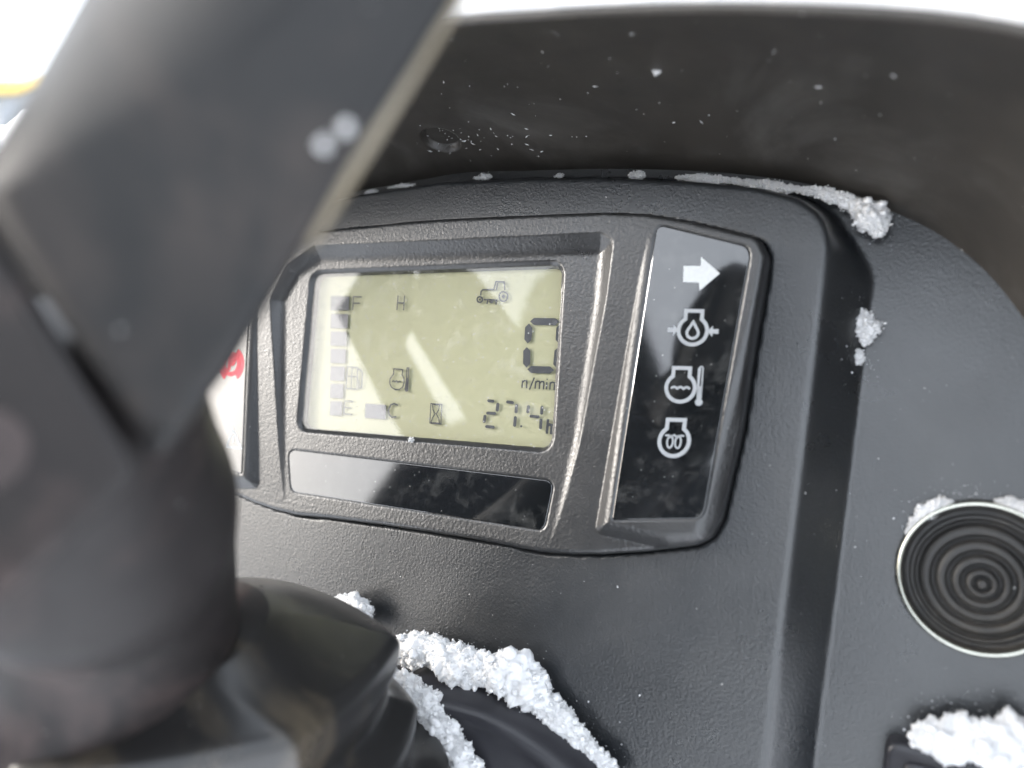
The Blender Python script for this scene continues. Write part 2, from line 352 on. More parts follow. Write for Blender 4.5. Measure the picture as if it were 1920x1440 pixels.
# hood: an arched brow standing out of the dashboard over the cluster
hb = [PX(x, y, LOW-.0015) for x, y in [(833, 331), (1000, 325), (1150, 322), (1300, 326), (1420, 336), (1520, 352), (1600, 375), (1672, 403), (1744, 437), (1800, 476), (1856, 527), (1920, 612), (1975, 715), (2020, 850), (2036, 1000), (2036, 1300), (2020, 1600)]]
hl = [PX(x, y, .066) for x, y in [(833, 54), (1000, 40), (1150, 31), (1300, 27), (1450, 28), (1600, 33), (1750, 44), (1900, 66), (2060, 105), (2230, 180), (2400, 300), (2560, 470), (2680, 700), (2740, 1000), (2750, 1500), (2730, 2100)]]
hb = [np.array([UC, .0966, LOW-.0015])]+[p for p in hb if p[0] > UC+.006]
hl = [np.array([UC, hl[0][1]+.001, .066])]+[p for p in hl if p[0] > UC+.006]
hb = arr(hb); hl = arr(hl)
hb = np.vstack([(hb*[-1, 1, 1]+[2*UC, 0, 0])[:0:-1], hb]); hl = np.vstack([(hl*[-1, 1, 1]+[2*UC, 0, 0])[:0:-1], hl])
NS = 1200; A = spline(hb, NS); B = spline(hl, NS)
NT = 150; ts = np.linspace(0, 1, NT); rings = []
for t in ts:
    mid = (A*(1-t)+B*t); outw = np.zeros_like(mid); outw[:, 1] = 1
    rings.append(mid+outw*(.006*math.sin(math.pi*t)))
# rolled lip and outer skin back to the dashboard
d = B-A; d /= np.linalg.norm(d, axis=1)[:, None]; tang = np.gradient(B, axis=0); tang /= np.linalg.norm(tang, axis=1)[:, None]
nrm = np.cross(tang, d); nrm *= np.sign(nrm[NS//2, 1])
last = rings[-1]
for a in np.linspace(0, math.pi, 12)[1:]:
    rings.append(last+nrm*.0011*(1-math.cos(a))+d*.0011*math.sin(a))
end = rings[-1]
for t in np.linspace(1, 0, 16)[1:]: rings.append(A*(1-t)+B*t+np.array([0, .006*math.sin(math.pi*t), 0])+nrm*(.0022+.005*min(1, (1-t)*4)))
R3 = np.stack(rings)                       # (T, S, 3)
scr = PX(826, 264, .0)                     # find the hood point nearest the screw's sight line
dirv = CR @ np.array([(826-960)/FPX, (262-720)/FPX, 1.0]); dirv /= np.linalg.norm(dirv)
S = R3[:NT].reshape(-1, 3); dist = np.linalg.norm(np.cross(S-CAM, dirv), axis=1); hit = S[dist.argmin()]
ti, si = divmod(dist.argmin(), NS)
tu = R3[ti, min(si+3, NS-1)]-R3[ti, si-3]; tv = R3[ti+1, si]-R3[ti-1, si]; tu /= np.linalg.norm(tu); tv -= tu*(tv @ tu); tv /= np.linalg.norm(tv)
hn = np.cross(tu, tv); hn *= np.sign(hn @ (CAM-hit))
rad = np.linalg.norm(S-hit, axis=1); dep = -.0024*sstep((.0070-rad)/.0009); S = S+hn*dep[:, None]; R3[:NT] = S.reshape(NT, NS, 3)
V = R3.reshape(-1, 3); idx = np.arange(len(V)).reshape(R3.shape[0], NS)
F = np.stack([idx[:-1, :-1], idx[:-1, 1:], idx[1:, 1:], idx[1:, :-1]], -1).reshape(-1, 4)
hood = mesh_obj('hood', V, F, MAT['hood'], dash)
def lathe(center, axis, e1, prof, nseg=64):   # prof: (radius, height along axis)
    axis = arr(axis)/np.linalg.norm(axis); e1 = arr(e1)-axis*(arr(e1) @ axis); e1 /= np.linalg.norm(e1); e2 = np.cross(axis, e1)
    t = np.linspace(0, 2*np.pi, nseg, endpoint=False); rings = [arr(center)+axis*z+r*(np.cos(t)[:, None]*e1+np.sin(t)[:, None]*e2) for r, z in prof]
    return loft(rings, cap0=False, cap1=True)
V, F = lathe(hit-hn*.0030, hn, tu, [(.0074, .0030), (.0073, .0034), (.0069, .0034), (.0056, .0014), (.0052, .0010), (.0050, .0016), (.0040, .0024), (.0022, .0027), (.0019, .0012), (.0005, .0010)], 48)
scr_o = mesh_obj('screw', V, F, MAT['screw'], dash); smooth_by_angle(scr_o)
cr = []
for sgn in (0, 1):
    a, b = (tu, tv) if sgn == 0 else (tv, tu); c0 = hit-hn*.0007
    cr += [c0+a*s1*.0019+b*s2*.0005+hn*s3*.0003 for s3 in (-1, 1) for s2 in (-1, 1) for s1 in (-1, 1)]
bx = [(0, 1, 3, 2), (4, 6, 7, 5), (0, 4, 5, 1), (2, 3, 7, 6), (0, 2, 6, 4), (1, 5, 7, 3)]
mesh_obj('screw_slot', cr, bx+[tuple(i+8 for i in f) for f in bx], MAT['tyre'], scr_o, smooth=False)

# ------------------------------------------------------------------ cluster display and plates
LB = -.0040; LI = -.0034                    # reflector and ink levels behind the cover glass
pl = rounded([(-.010, -.006), (.112, -.006), (.112, .063), (-.010, .063)], .002)
V, F = plate(pl, lambda u, v: LB, .001); lcd = mesh_obj('display_screen', V, F, MAT['lcd_back'], cluster, smooth=False)
lcd['label'] = 'olive liquid crystal display reading 27.4 hours and 0 n/min'
V, F = plate(rounded(UV([(584, 511), (1055, 494), (1033, 845), (558, 806)]), .0045), lambda u, v: -.0013, .0004); gl = mesh_obj('cover_glass', V, F, MAT['glass'], cluster, smooth=False)
def plane_fit(): 
    return lambda u, v: float(base_h(u, v)+right_rise(v)+.00012)
hR = plane_fit()
# an exact plane through the plate's corners keeps the glossy face flat
def flat_plane(pts, f):
    A_ = arr([[p[0], p[1], 1] for p in pts]); z = arr([f(*p) for p in pts]); c = np.linalg.lstsq(A_, z, rcond=None)[0]
    return lambda u, v: float(c[0]*u+c[1]*v+c[2])
fR = flat_plane(rg, hR); fL = flat_plane(mirror(rg), hR)
V, F = plate(RG, fR, .0008); rpanel = mesh_obj('indicator_panel', V, F, MAT['gloss'], cluster, smooth=False); rpanel['label'] = 'glossy black right indicator panel with arrow and engine icons'
V, F = plate(LG, fL, .0008); lpanel = mesh_obj('indicator_panel', V, F, MAT['gloss'], cluster, smooth=False); lpanel['label'] = 'glossy left indicator panel with red parking icon and warning triangle'
V, F = plate(STRIP, lambda u, v: .00004, .0008); mesh_obj('blank_panel', V, F, MAT['gloss'], cluster, smooth=False)

# -------- strokes and shapes printed on the plates and in the display
class Ink:
    def __init__(s, hfun, lift): s.h = hfun; s.lift = lift; s.V = []; s.F = []
    def poly(s, pts):                       # filled polygon as a thin prism
        pts = arr(pts); n = len(pts); b = len(s.V)
        ar = np.sum(pts[:, 0]*np.roll(pts[:, 1], -1)-np.roll(pts[:, 0], -1)*pts[:, 1])
        if ar < 0: pts = pts[::-1]
        for dz in (0, .00006):
            s.V += [(u, v, s.h(u, v)+s.lift+dz) for u, v in pts]
        s.F.append(tuple(b+n+i for i in range(n)))
        s.F += [(b+i, b+(i+1) % n, b+n+(i+1) % n, b+n+i) for i in range(n)]
    def line(s, pts, w, closed=False):      # mitred ribbon
        p = arr(pts); n = len(p)
        if closed: t0 = p-np.roll(p, 1, 0); t1 = np.roll(p, -1, 0)-p
        else: t1 = np.vstack([np.diff(p, axis=0), p[-1:]-p[-2:-1]]); t0 = np.vstack([p[1:2]-p[:1], np.diff(p, axis=0)])
        t0 = t0/(np.linalg.norm(t0, axis=1)[:, None]+1e-12); t1 = t1/(np.linalg.norm(t1, axis=1)[:, None]+1e-12)
        n0 = np.stack([-t0[:, 1], t0[:, 0]], 1); n1 = np.stack([-t1[:, 1], t1[:, 0]], 1); m = n0+n1; m /= np.linalg.norm(m, axis=1)[:, None]+1e-12
        k = np.clip((m*n1).sum(1), .45, 1); off = m*(w/2/k)[:, None]
        Lp, Rp = p+off, p-off; b = len(s.V)
        for dz in (0, .00006):
            s.V += [(u, v, s.h(u, v)+s.lift+dz) for u, v in Lp]; s.V += [(u, v, s.h(u, v)+s.lift+dz) for u, v in Rp]
        for i in range(n if closed else n-1):
            j = (i+1) % n; l0, l1, r0, r1 = b+i, b+j, b+n+i, b+n+j; q = 2*n
            s.F += [(r0+q, r1+q, l1+q, l0+q), (l0, l1, l1+q, l0+q), (r1, r0, r0+q, r1+q)]
        if not closed:
            q = 2*n
            for i in (0, n-1): s.F.append((b+i, b+n+i, b+n+i+q, b+i+q))
    def build(s, name, mat, parent, label=None):
        o = mesh_obj(name, s.V, s.F, mat, parent, smooth=False)
        if label: o['label'] = label
        return o
def arc(c, r, a0, a1, n=28, ry=None):
    a = np.radians(np.linspace(a0, a1, n)); ry = r if ry is None else ry
    return [(c[0]+r*math.cos(x), c[1]+ry*math.sin(x)) for x in a]
class Frame:                               # an icon's own axes on a plate: origin, right and up steps measured on the plate
    def __init__(s, o, right, up, h): 
        s.o = PX(*o, h)[:2]; s.r = PX(*right, h)[:2]-s.o; s.u = PX(*up, h)[:2]-s.o
    def __call__(s, pts): return [tuple(s.o+s.r*x+s.u*y) for x, y in pts]

# engine outline: circle with a neck; local units: circle radius 1 about (0, 0), neck to y = 1.55
def engine(ink, fr, w, r=1.0, nw=.58, nt=1.42):
    a = math.degrees(math.acos(nw/r)); c = arc((0, 0), r, a, -180-a, 56)
    ink.line(fr([(nw, nt)]+c+[(-nw, nt)]), w, closed=True)
hz = .0037
# oil pressure icon
f = Frame((1299, 620), (1326, 621), (1301, 594), hz); ink = Ink(fR, .00002); w = .0013*.8
engine(ink, f, w)
d_ = [(0, .62)]+[(x*.40, y*.40-.16) for x, y in arc((0, 0), 1, 25, -205, 24)]; ink.line(f(d_), w*.75, closed=True)
for sg in (-1, 1): ink.poly(f([(sg*1.02, 0), (sg*1.38, .40), (sg*1.38, .16), (sg*1.78, .16), (sg*1.78, -.16), (sg*1.38, -.16), (sg*1.38, -.40)]))
ink.build('oil_pressure_icon', MAT['print'], rpanel)
# coolant temperature icon
f = Frame((1276, 727), (1303, 728), (1278, 701), hz); ink = Ink(fR, .00002); engine(ink, f, w)
ink.line(f([(x, -.02+.09*abs(math.sin((x+.66)*math.pi/.44))*1.3-.05) for x in np.linspace(-.66, .66, 31)]), w*.62)
ink.line(f([(1.22, -.75), (1.22, 1.42)]+arc((1.34, 1.42), .12, 180, 0, 9)+[(1.46, -.75)]), w*.38)
ink.poly(f([(1.22, -.75), (1.46, -.75), (1.46, .15), (1.22, .15)])); ink.poly(f(arc((1.34, -.98), .26, 0, 352, 24)))
ink.build('coolant_temperature_icon', MAT['print'], rpanel)
# glow plug icon
f = Frame((1264, 827), (1292, 828), (1267, 799), hz); ink = Ink(fR, .00002); engine(ink, f, w*1.05)
co = [(-.64, .36), (-.42, .38)]+[(x*.19-.27, y*.40-.06) for x, y in arc((0, 0), 1, 128, -218, 34)]+[(-.02, .40)]+[(x*.19+.27, y*.40-.06) for x, y in arc((0, 0), 1, 128, -218, 34)]+[(.42, .38), (.64, .36)]
ink.line(f(co), w*.48); ink.build('glow_plug_icon', MAT['print'], rpanel)
# turn arrow
ink = Ink(fR, .00002); ink.poly(UV([(1282, 499), (1314, 499), (1315, 482), (1350, 513), (1312, 545), (1311, 530), (1281, 529)], hz)); ink.build('turn_signal_arrow', MAT['arrow'], rpanel)
# left panel: red parking brake mark and a warning triangle
f = Frame((433, 682), (447, 682), (433, 663), .0037); ink = Ink(fL, .00002)
ink.line(f(arc((0, 0), 1, 0, 355, 40)), .0018, closed=True)
for s0 in (-60, 120): ink.line(f(arc((0, 0), 1.45, s0, s0+120, 24)), .0024)
ink.line(f([(-.3, -.62), (-.3, .55), (.12, .55)]+arc((.12, .27), .28, 90, -90, 12)+[(-.3, -.01)]), .0017)
ink.build('parking_brake_icon', MAT['red'], lpanel)
ink = Ink(fL, .00002); ink.line(UV([(437, 806), (452, 840), (424, 838)], .0037), .0008, closed=True); ink.line(UV([(438, 817), (437, 830)], .0037), .0008); ink.build('warning_triangle_icon', MAT['arrow'], lpanel)

# display ink; pixels measured in an enlargement of the photograph (x 3 from (500, 380))
def Z(pts): return UV([(500+x/3, 380+y/3) for x, y in pts], LI)
fi = lambda u, v: LI
def seg_ink(name, strokes, w, fills=(), mat='lcd_ink', label=None):
    ink = Ink(fi, 0)
    for s in strokes:
        if isinstance(s, tuple) and s[0] == 'c': ink.line(Z(s[1]), w, closed=True)
        else: ink.line(Z(s), w)
    for p in fills: ink.poly(Z(p))
    return ink.build(name, MAT[mat], lcd, label)
for k, y0 in enumerate((525, 625, 724, 822, 920, 1018, 1116)):
    xr = 465-40*k/6; xl = 362-4*k/6
    seg_ink('fuel_gauge_block', [], 0, [[(xl, y0), (xr, y0+2), (xr-3, y0+82), (xl-3, y0+80)]], 'lcd_pale' if k else 'lcd_ink')
seg_ink('letter_f', [[(535, 530), (488, 529), (484, 605)], [(486, 565), (525, 566)]], .00042)
seg_ink('letter_h', [[(740, 522), (733, 604)], [(776, 524), (770, 606)], [(737, 563), (773, 565)]], .00042)
seg_ink('letter_e', [[(488, 1118), (440, 1116), (434, 1188), (482, 1192)], [(437, 1152), (478, 1154)]], .00042)
seg_ink('letter_c', [[(738, 1140), (718, 1130), (698, 1138), (686, 1166), (690, 1194), (708, 1208), (730, 1204)]], .00055)
seg_ink('coolant_gauge_block', [], 0, [[(556, 1130), (672, 1138), (668, 1220), (552, 1210)]], 'lcd_pale')
seg_ink('fuel_pump_icon', [('c', [(456, 922), (512, 928), (508, 1050), (446, 1044)]), [(452, 975), (508, 980)], [(482, 925), (476, 1046)], [(512, 934), (532, 946), (540, 962), (534, 1040), (520, 1044), (518, 1000), (510, 996)]], .0004)
ea = [(716, 934), (766, 940), (762, 968)]+[(x, y) for x, y in [(772, 985), (774, 1010), (766, 1036), (748, 1050), (724, 1052), (704, 1040), (693, 1018), (694, 992), (708, 972)]]+[(714, 966)]
seg_ink('coolant_icon', [('c', ea), [(706, 1008), (714, 1002), (722, 1008), (731, 1002), (740, 1009), (748, 1004), (757, 1010)], ('c', [(790, 930), (800, 930), (794, 1035), (784, 1035)])], .0004, [[(784, 985), (798, 985), (796, 1060), (784, 1064), (776, 1052)]])
seg_ink('hourglass_icon', [('c', [(924, 1130), (986, 1134), (980, 1246), (918, 1240)]), ('c', [(932, 1134), (974, 1138), (966, 1170), (954, 1188), (968, 1212), (972, 1240), (924, 1238), (934, 1208), (948, 1188), (936, 1166)])], .00032)
tr_ = [[(1204, 522), (1206, 500), (1216, 490), (1278, 488), (1290, 444), (1336, 446), (1340, 492)], [(1222, 545), (1300, 548)], [(1240, 570), (1244, 548)], [(1290, 574), (1292, 550)], [(1300, 452), (1292, 490)]]
def ell(cx, cy, rx, ry, n=26): return [(cx+rx*math.cos(t), cy+ry*math.sin(t)) for t in np.linspace(0, 2*np.pi, n, endpoint=False)]
seg_ink('tractor_icon', tr_+[('c', ell(1332, 528, 24, 27)), ('c', ell(1199, 545, 15, 16))], .0005, [ell(1332, 528, 10, 11), ell(1199, 545, 5, 5), ell(1264, 558, 12, 8)])
# 0 of the engine speed, seven bevelled bars
def bar(p, q, w, e):                        # hexagonal display bar between two points
    p, q = arr(p), arr(q); d = (q-p)/np.linalg.norm(q-p); nn = np.array([-d[1], d[0]])*w/2
    return [p, p+d*e+nn, q-d*e+nn, q, q-d*e-nn, p+d*e-nn]
o_top, o_mid, o_bot = 672, 800, 938
for p, q in [((1482, 668), (1646, 670)), ((1476, 680), (1468, 792)), ((1464, 812), (1462, 928)), ((1466, 938), (1616, 942)), ((1652, 682), (1644, 794)), ((1642, 812), (1630, 932))]:
    seg_ink('engine_speed_bar', [], 0, [bar(p, q, 40, 22)])
# n/min
sn = [[(1440, 1000), (1436, 1042)], [(1439, 1012), (1450, 1001), (1462, 1003), (1464, 1014), (1462, 1044)], [(1506, 984), (1478, 1052)], [(1514, 1004), (1510, 1046)], [(1513, 1014), (1522, 1004), (1534, 1005), (1536, 1016), (1534, 1048)], [(1536, 1016), (1546, 1006), (1558, 1007), (1560, 1018), (1557, 1050)], [(1576, 1010), (1573, 1050)], [(1578, 990), (1577.5, 996)], [(1596, 1010), (1593, 1052)], [(1595, 1018), (1606, 1010), (1618, 1012), (1620, 1022), (1617, 1054)]]
seg_ink('speed_unit_lettering', sn, .00046)
# 27.4 h
dig = {'2': [((1240, 1113), (1282, 1118)), ((1302, 1124), (1296, 1176)), ((1292, 1186), (1234, 1183)), ((1230, 1192), (1222, 1240)), ((1228, 1258), (1284, 1264))],
       '7': [((1346, 1120), (1392, 1126)), ((1407, 1132), (1402, 1186)), ((1400, 1200), (1394, 1262))],
       '4': [((1474, 1138), (1468, 1186)), ((1478, 1200), (1536, 1206)), ((1550, 1142), (1546, 1194)), ((1544, 1214), (1540, 1276))]}
for ch, segs in dig.items():
    seg_ink('hour_meter_digit', [], 0, [bar(p, q, 17, 6) for p, q in segs])
seg_ink('decimal_point', [], 0, [ell(1432, 1258, 6, 6.5, 14)])
seg_ink('hour_letter', [[(1583, 1218), (1576, 1300)], [(1580, 1256), (1592, 1248), (1604, 1252), (1600, 1302)]], .00085)

# ------------------------------------------------------------------ round rubber cap in a chrome ring
cap = empty('round_rubber_cap', W(cc), 'round charcoal rubber cap with concentric ridges in a thin chrome ring', 'cap')
th = np.linspace(0, 2*np.pi, 97)[:-1]
def ringpts(r, z, off): return np.column_stack([cc[0]+off[0]+r*np.cos(th), cc[1]+off[1]+r*np.sin(th), np.full(96, LOW+z)])
rr = [ringpts(cr_-.0008+.0007*math.cos(a), .0016+.0012*math.sin(a), (0, 0)) for a in np.linspace(-.6, math.pi+.4, 12)]
V, F = loft(rr); mesh_obj('chrome_ring', V, F, MAT['chrome'], cap)
prof = [(.96, .0022), (.945, .0026), (.93, .0020), (.90, -.0016), (.86, -.0024), (.83, -.0020)]
for gr, gw, lv in ((.745, .036, -.0012), (.555, .036, -.0006), (.375, .036, -.0001), (.215, .034, .0003), (.085, .026, .0005)):
    prof += [(gr+gw*1.6, lv-.0001), (gr+gw, lv-.0008), (gr+gw*.35, lv-.0021), (gr-gw*.35, lv-.0021), (gr-gw, lv-.0006), (gr-gw*1.6, lv+.0001)]
prof += [(.03, .0005), (.01, .0005)]
rr = []
for r, z in prof:
    k = (1-r)**.7; rr.append(ringpts(r*cr_, z-.0002, (.0004*k, -.0018*k)))
V, F = loft(rr, cap1=True); mesh_obj('ridged_cover', V, F, MAT['cap_rubber'], cap)

# ------------------------------------------------------------------ switch block at the lower right
def rbox(poly, z0, z1, bev): 
    V, F = plate(poly, lambda u, v: z1, z1-z0, bev); return V, F
c0 = PX(1662, 1383, LOW+.006); sw = [(c0[0], c0[1]), (c0[0]+.075, c0[1]-.002), (c0[0]+.075, c0[1]-.06), (c0[0]-.004, c0[1]-.06)]
swi = empty('switch_block', W((c0[0]+.03, c0[1]-.03, LOW)), 'black rounded switch block at the lower right, half under snow', 'switch')
V, F = rbox(rounded(sw, .004), LOW-.002, LOW+.007, .0016); smooth_by_angle(mesh_obj('housing', V, F, MAT['switch'], swi), 50)
V, F = rbox(rounded([(p[0]+(.004 if i in (0, 3) else -.004), p[1]+(-.004 if i < 2 else .004)) for i, p in enumerate(sw)], .003), LOW+.006, LOW+.0085, .001); smooth_by_angle(mesh_obj('rocker', V, F, MAT['switch'], swi), 50)

# ------------------------------------------------------------------ steering column: cover, rubber boot
colm = empty('steering_column', W((.06, -.13, 0)), 'black steering column with dusty pleated rubber boot and rounded cover below the cluster', 'steering column')
SH = chaikin(arr([(-.012, -.092), (.02, -.079), (.045, -.0742), (.063, -.0728), (.083, -.0722), (.096, -.0738), (.110, -.0785), (.121, -.0835), (.131, -.0915), (.145, -.108), (.152, -.13), (.155, -.16), (.155, -.208), (-.045, -.208), (-.045, -.15), (-.03, -.108)]), 2)
def cover_h(G):
    d = -sdf(G, SH); r = .008; x = np.clip(r-d, 0, r); base = -.006+.016*np.sqrt(np.maximum(1-(x/r)**2, 0))
    rim = .0016*np.exp(-((d-.007)/.003)**2); rc = np.hypot(G[:, 0]-.05, (G[:, 1]+.135)); up = .012*sstep((.075-rc)/.06)
    return np.where(d > 0, base+rim+up-.004*sstep((d-.004)/.03), -.012)
V, F = grid_field(-.05, .16, -.205, -.066, .001, cover_h, lambda G: sdf(G, SH) < .0008); mesh_obj('column_cover', V, F, MAT['switch'], colm)
def ring3(c, r, al, n=96, sq=0.0, roll=0.0):
    a = np.array([0, math.sin(al), math.cos(al)]); e1 = np.array([1., 0, 0]); e2 = np.cross(a, e1); t = np.linspace(0, 2*np.pi, n, endpoint=False)
    m_ = np.mod(t-roll, np.pi/3)-np.pi/6; k = (1-sq)+sq*(math.cos(np.pi/6)/np.cos(m_))/.955; return arr(c)+(r*k)[:, None]*(np.cos(t)[:, None]*e1+np.sin(t)[:, None]*e2)
# pleats: ring centres follow the bent column, alternately wide and waisted
ctr = [(-.148, .012, 1.0, .050), (-.122, .034, 1.05, .047), (-.115, .040, 1.08, .041), (-.109, .044, 1.10, .0475), (-.105, .047, 1.12, .042), (-.101, .050, 1.14, .047), (-.096, .054, 1.17, .038), (-.088, .060, 1.22, .0415), (-.080, .0665, 1.28, .0450), (-.0775, .068, 1.29, .0448), (-.0735, .0708, 1.31, .0405), (-.0705, .0728, 1.32, .0400), (-.0640, .0772, 1.35, .0440), (-.0585, .0803, 1.35, .0458), (-.0558, .0822, 1.35, .0455), (-.0535, .0846, 1.34, .0420), (-.0490, .0905, 1.25, .030), (-.0475, .0945, 1.20, .0245)]
cs = spline([(.050, v_, h_, al_*.02, r_) for v_, h_, al_, r_ in ctr], 420); cs[:, 3] /= .02; rx = cs[:, 4]
sq = np.interp(np.linspace(0, 1, 420), [0, .6, .86, .95, 1], [0, .25, .6, .25, 0])
V, F = loft([ring3(cs[i, :3], rx[i], cs[i, 3], 180, sq[i], math.radians(40)) for i in range(420)], cap1=True); mesh_obj('rubber_boot', V, F, MAT['rubber'], colm)

# ------------------------------------------------------------------ steering wheel: hub, spokes, rim
wheel = empty('steering_wheel', W(RAY(60, 860, .125)), 'dark grey steering wheel hub and broad spoke close up on the left', 'steering wheel')
hubc = [(170, 1325, .174, .0335), (172, 1300, .170, .0326), (195, 1180, .160, .0266), (185, 1040, .146, .0246), (150, 950, .132, .0256), (118, 860, .121, .0234), (90, 770, .114, .0224), (85, 690, .110, .0212), (80, 640, .108, .015)]
path = arr([RAY(x, y, z) for x, y, z, r in hubc]); rh = arr([h[3] for h in hubc])
S4 = spline(np.column_stack([path, rh]), 120); tg = np.gradient(S4[:, :3], axis=0); tg /= np.linalg.norm(tg, axis=1)[:, None]
rr = []
for i in range(120):
    a = tg[i]; e1 = np.array([1., 0, 0])-a*a[0]; e1 /= np.linalg.norm(e1); e2 = np.cross(a, e1); t = np.linspace(0, 2*np.pi, 90, endpoint=False)
    rr.append(S4[i, :3]+S4[i, 3]*(np.cos(t)[:, None]*e1+np.sin(t)[:, None]*e2))
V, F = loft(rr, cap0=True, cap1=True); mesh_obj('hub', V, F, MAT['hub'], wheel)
def slab(poly_px, zfun, thick, rnd, wfun, name, nrs=260):
    """rounded solid whose near face has the given outline; wfun weights the edge rounding per outline point"""
    p = rounded(poly_px, 30, 6); L = np.r_[0, np.cumsum(np.linalg.norm(np.diff(np.vstack([p, p[:1]]), axis=0), axis=1))]; q = np.vstack([p, p[:1]])
    s = np.linspace(0, L[-1], nrs, endpoint=False); c = np.stack([np.interp(s, L, q[:, 0]), np.interp(s, L, q[:, 1])], 1)
    t = np.roll(c, -1, 0)-np.roll(c, 1, 0); t /= np.linalg.norm(t, axis=1)[:, None]; inn = np.stack([-t[:, 1], t[:, 0]], 1); cen = c.mean(0)
    if ((cen-c)*inn).sum() < 0: inn = -inn
    w = arr([wfun(*x) for x in c]); ker = np.hanning(51); ker /= ker.sum(); w = np.convolve(np.r_[w[-25:], w, w[:25]], ker, 'valid')
    rings = []
    for a in np.linspace(0, 1, 14):
        k = math.pi/2*a; off = (1-math.cos(k)); dz = 1-math.sin(k)        # near edge rounding
        pts = c+inn*(off*rnd*w)[:, None]; rings.append(arr([RAY(x, y, zfun(x, y)+dz*rnd*ww*zfun(x, y)/FPX*.9) for (x, y), ww in zip(pts, w)]))
    back = arr([RAY(x, y, zfun(x, y)+(thick(x, y) if callable(thick) else thick)+rnd*ww*zfun(x, y)/FPX*.9) for (x, y), ww in zip(c*1.0, w)])
    V, F = loft([back]+rings, cap0=True, cap1=True)
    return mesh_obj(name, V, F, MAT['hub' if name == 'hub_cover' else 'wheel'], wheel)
sp = [(1216, -600), (432, 690), (300, 868), (0, 428), (-48, 356), (-46, 346), (150, 0), (483, -600)]
slab(sp, lambda x, y: .086+.00001*max(y, -300), lambda x, y: .003+.013*min(1, max(0, (y-150)/250)), 330, lambda x, y: .13+.87*min(1, max(0, (300-y)/280)) if x < 484 and y < 356 and (x-150)*600+y*333 < 9000 else .13, 'spoke')
hp = [(268, 885), (-20, 420), (-330, -80), (-620, 300), (-520, 1500), (-20, 1150)]
slab(hp, lambda x, y: .094, .012, 60, lambda x, y: .5, 'hub_cover')

def bar_plate(poly, h0, h1):  # unseen second spoke, its slotted outline shaped for the reflection in the display
    V, F = plate(rounded(poly, .006, 5), lambda u, v: h1, h1-h0, .004); mesh_obj('spoke', V, F, MAT['wheel'], wheel)
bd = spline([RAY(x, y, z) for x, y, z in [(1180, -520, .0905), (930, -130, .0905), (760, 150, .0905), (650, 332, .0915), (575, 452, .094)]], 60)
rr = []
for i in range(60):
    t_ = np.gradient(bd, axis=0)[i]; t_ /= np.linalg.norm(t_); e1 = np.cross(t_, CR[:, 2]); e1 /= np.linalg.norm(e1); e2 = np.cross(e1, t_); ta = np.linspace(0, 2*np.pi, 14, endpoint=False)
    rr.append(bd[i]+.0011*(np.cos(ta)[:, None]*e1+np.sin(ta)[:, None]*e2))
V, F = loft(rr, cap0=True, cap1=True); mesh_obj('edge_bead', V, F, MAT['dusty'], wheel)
bar_plate([(-.118, .072), (-.076, .016), (-.057, -.004), (-.031, .001), (-.0725, .0555), (-.066, .064), (-.056, .070), (-.070, .100), (-.100, .100)], .148, .162)
bar_plate([(-.0605, .059), (-.017, .009), (.004, .010), (.034, .050), (.0075, .060), (-.0265, .096), (-.060, .104)], .1485, .1615)

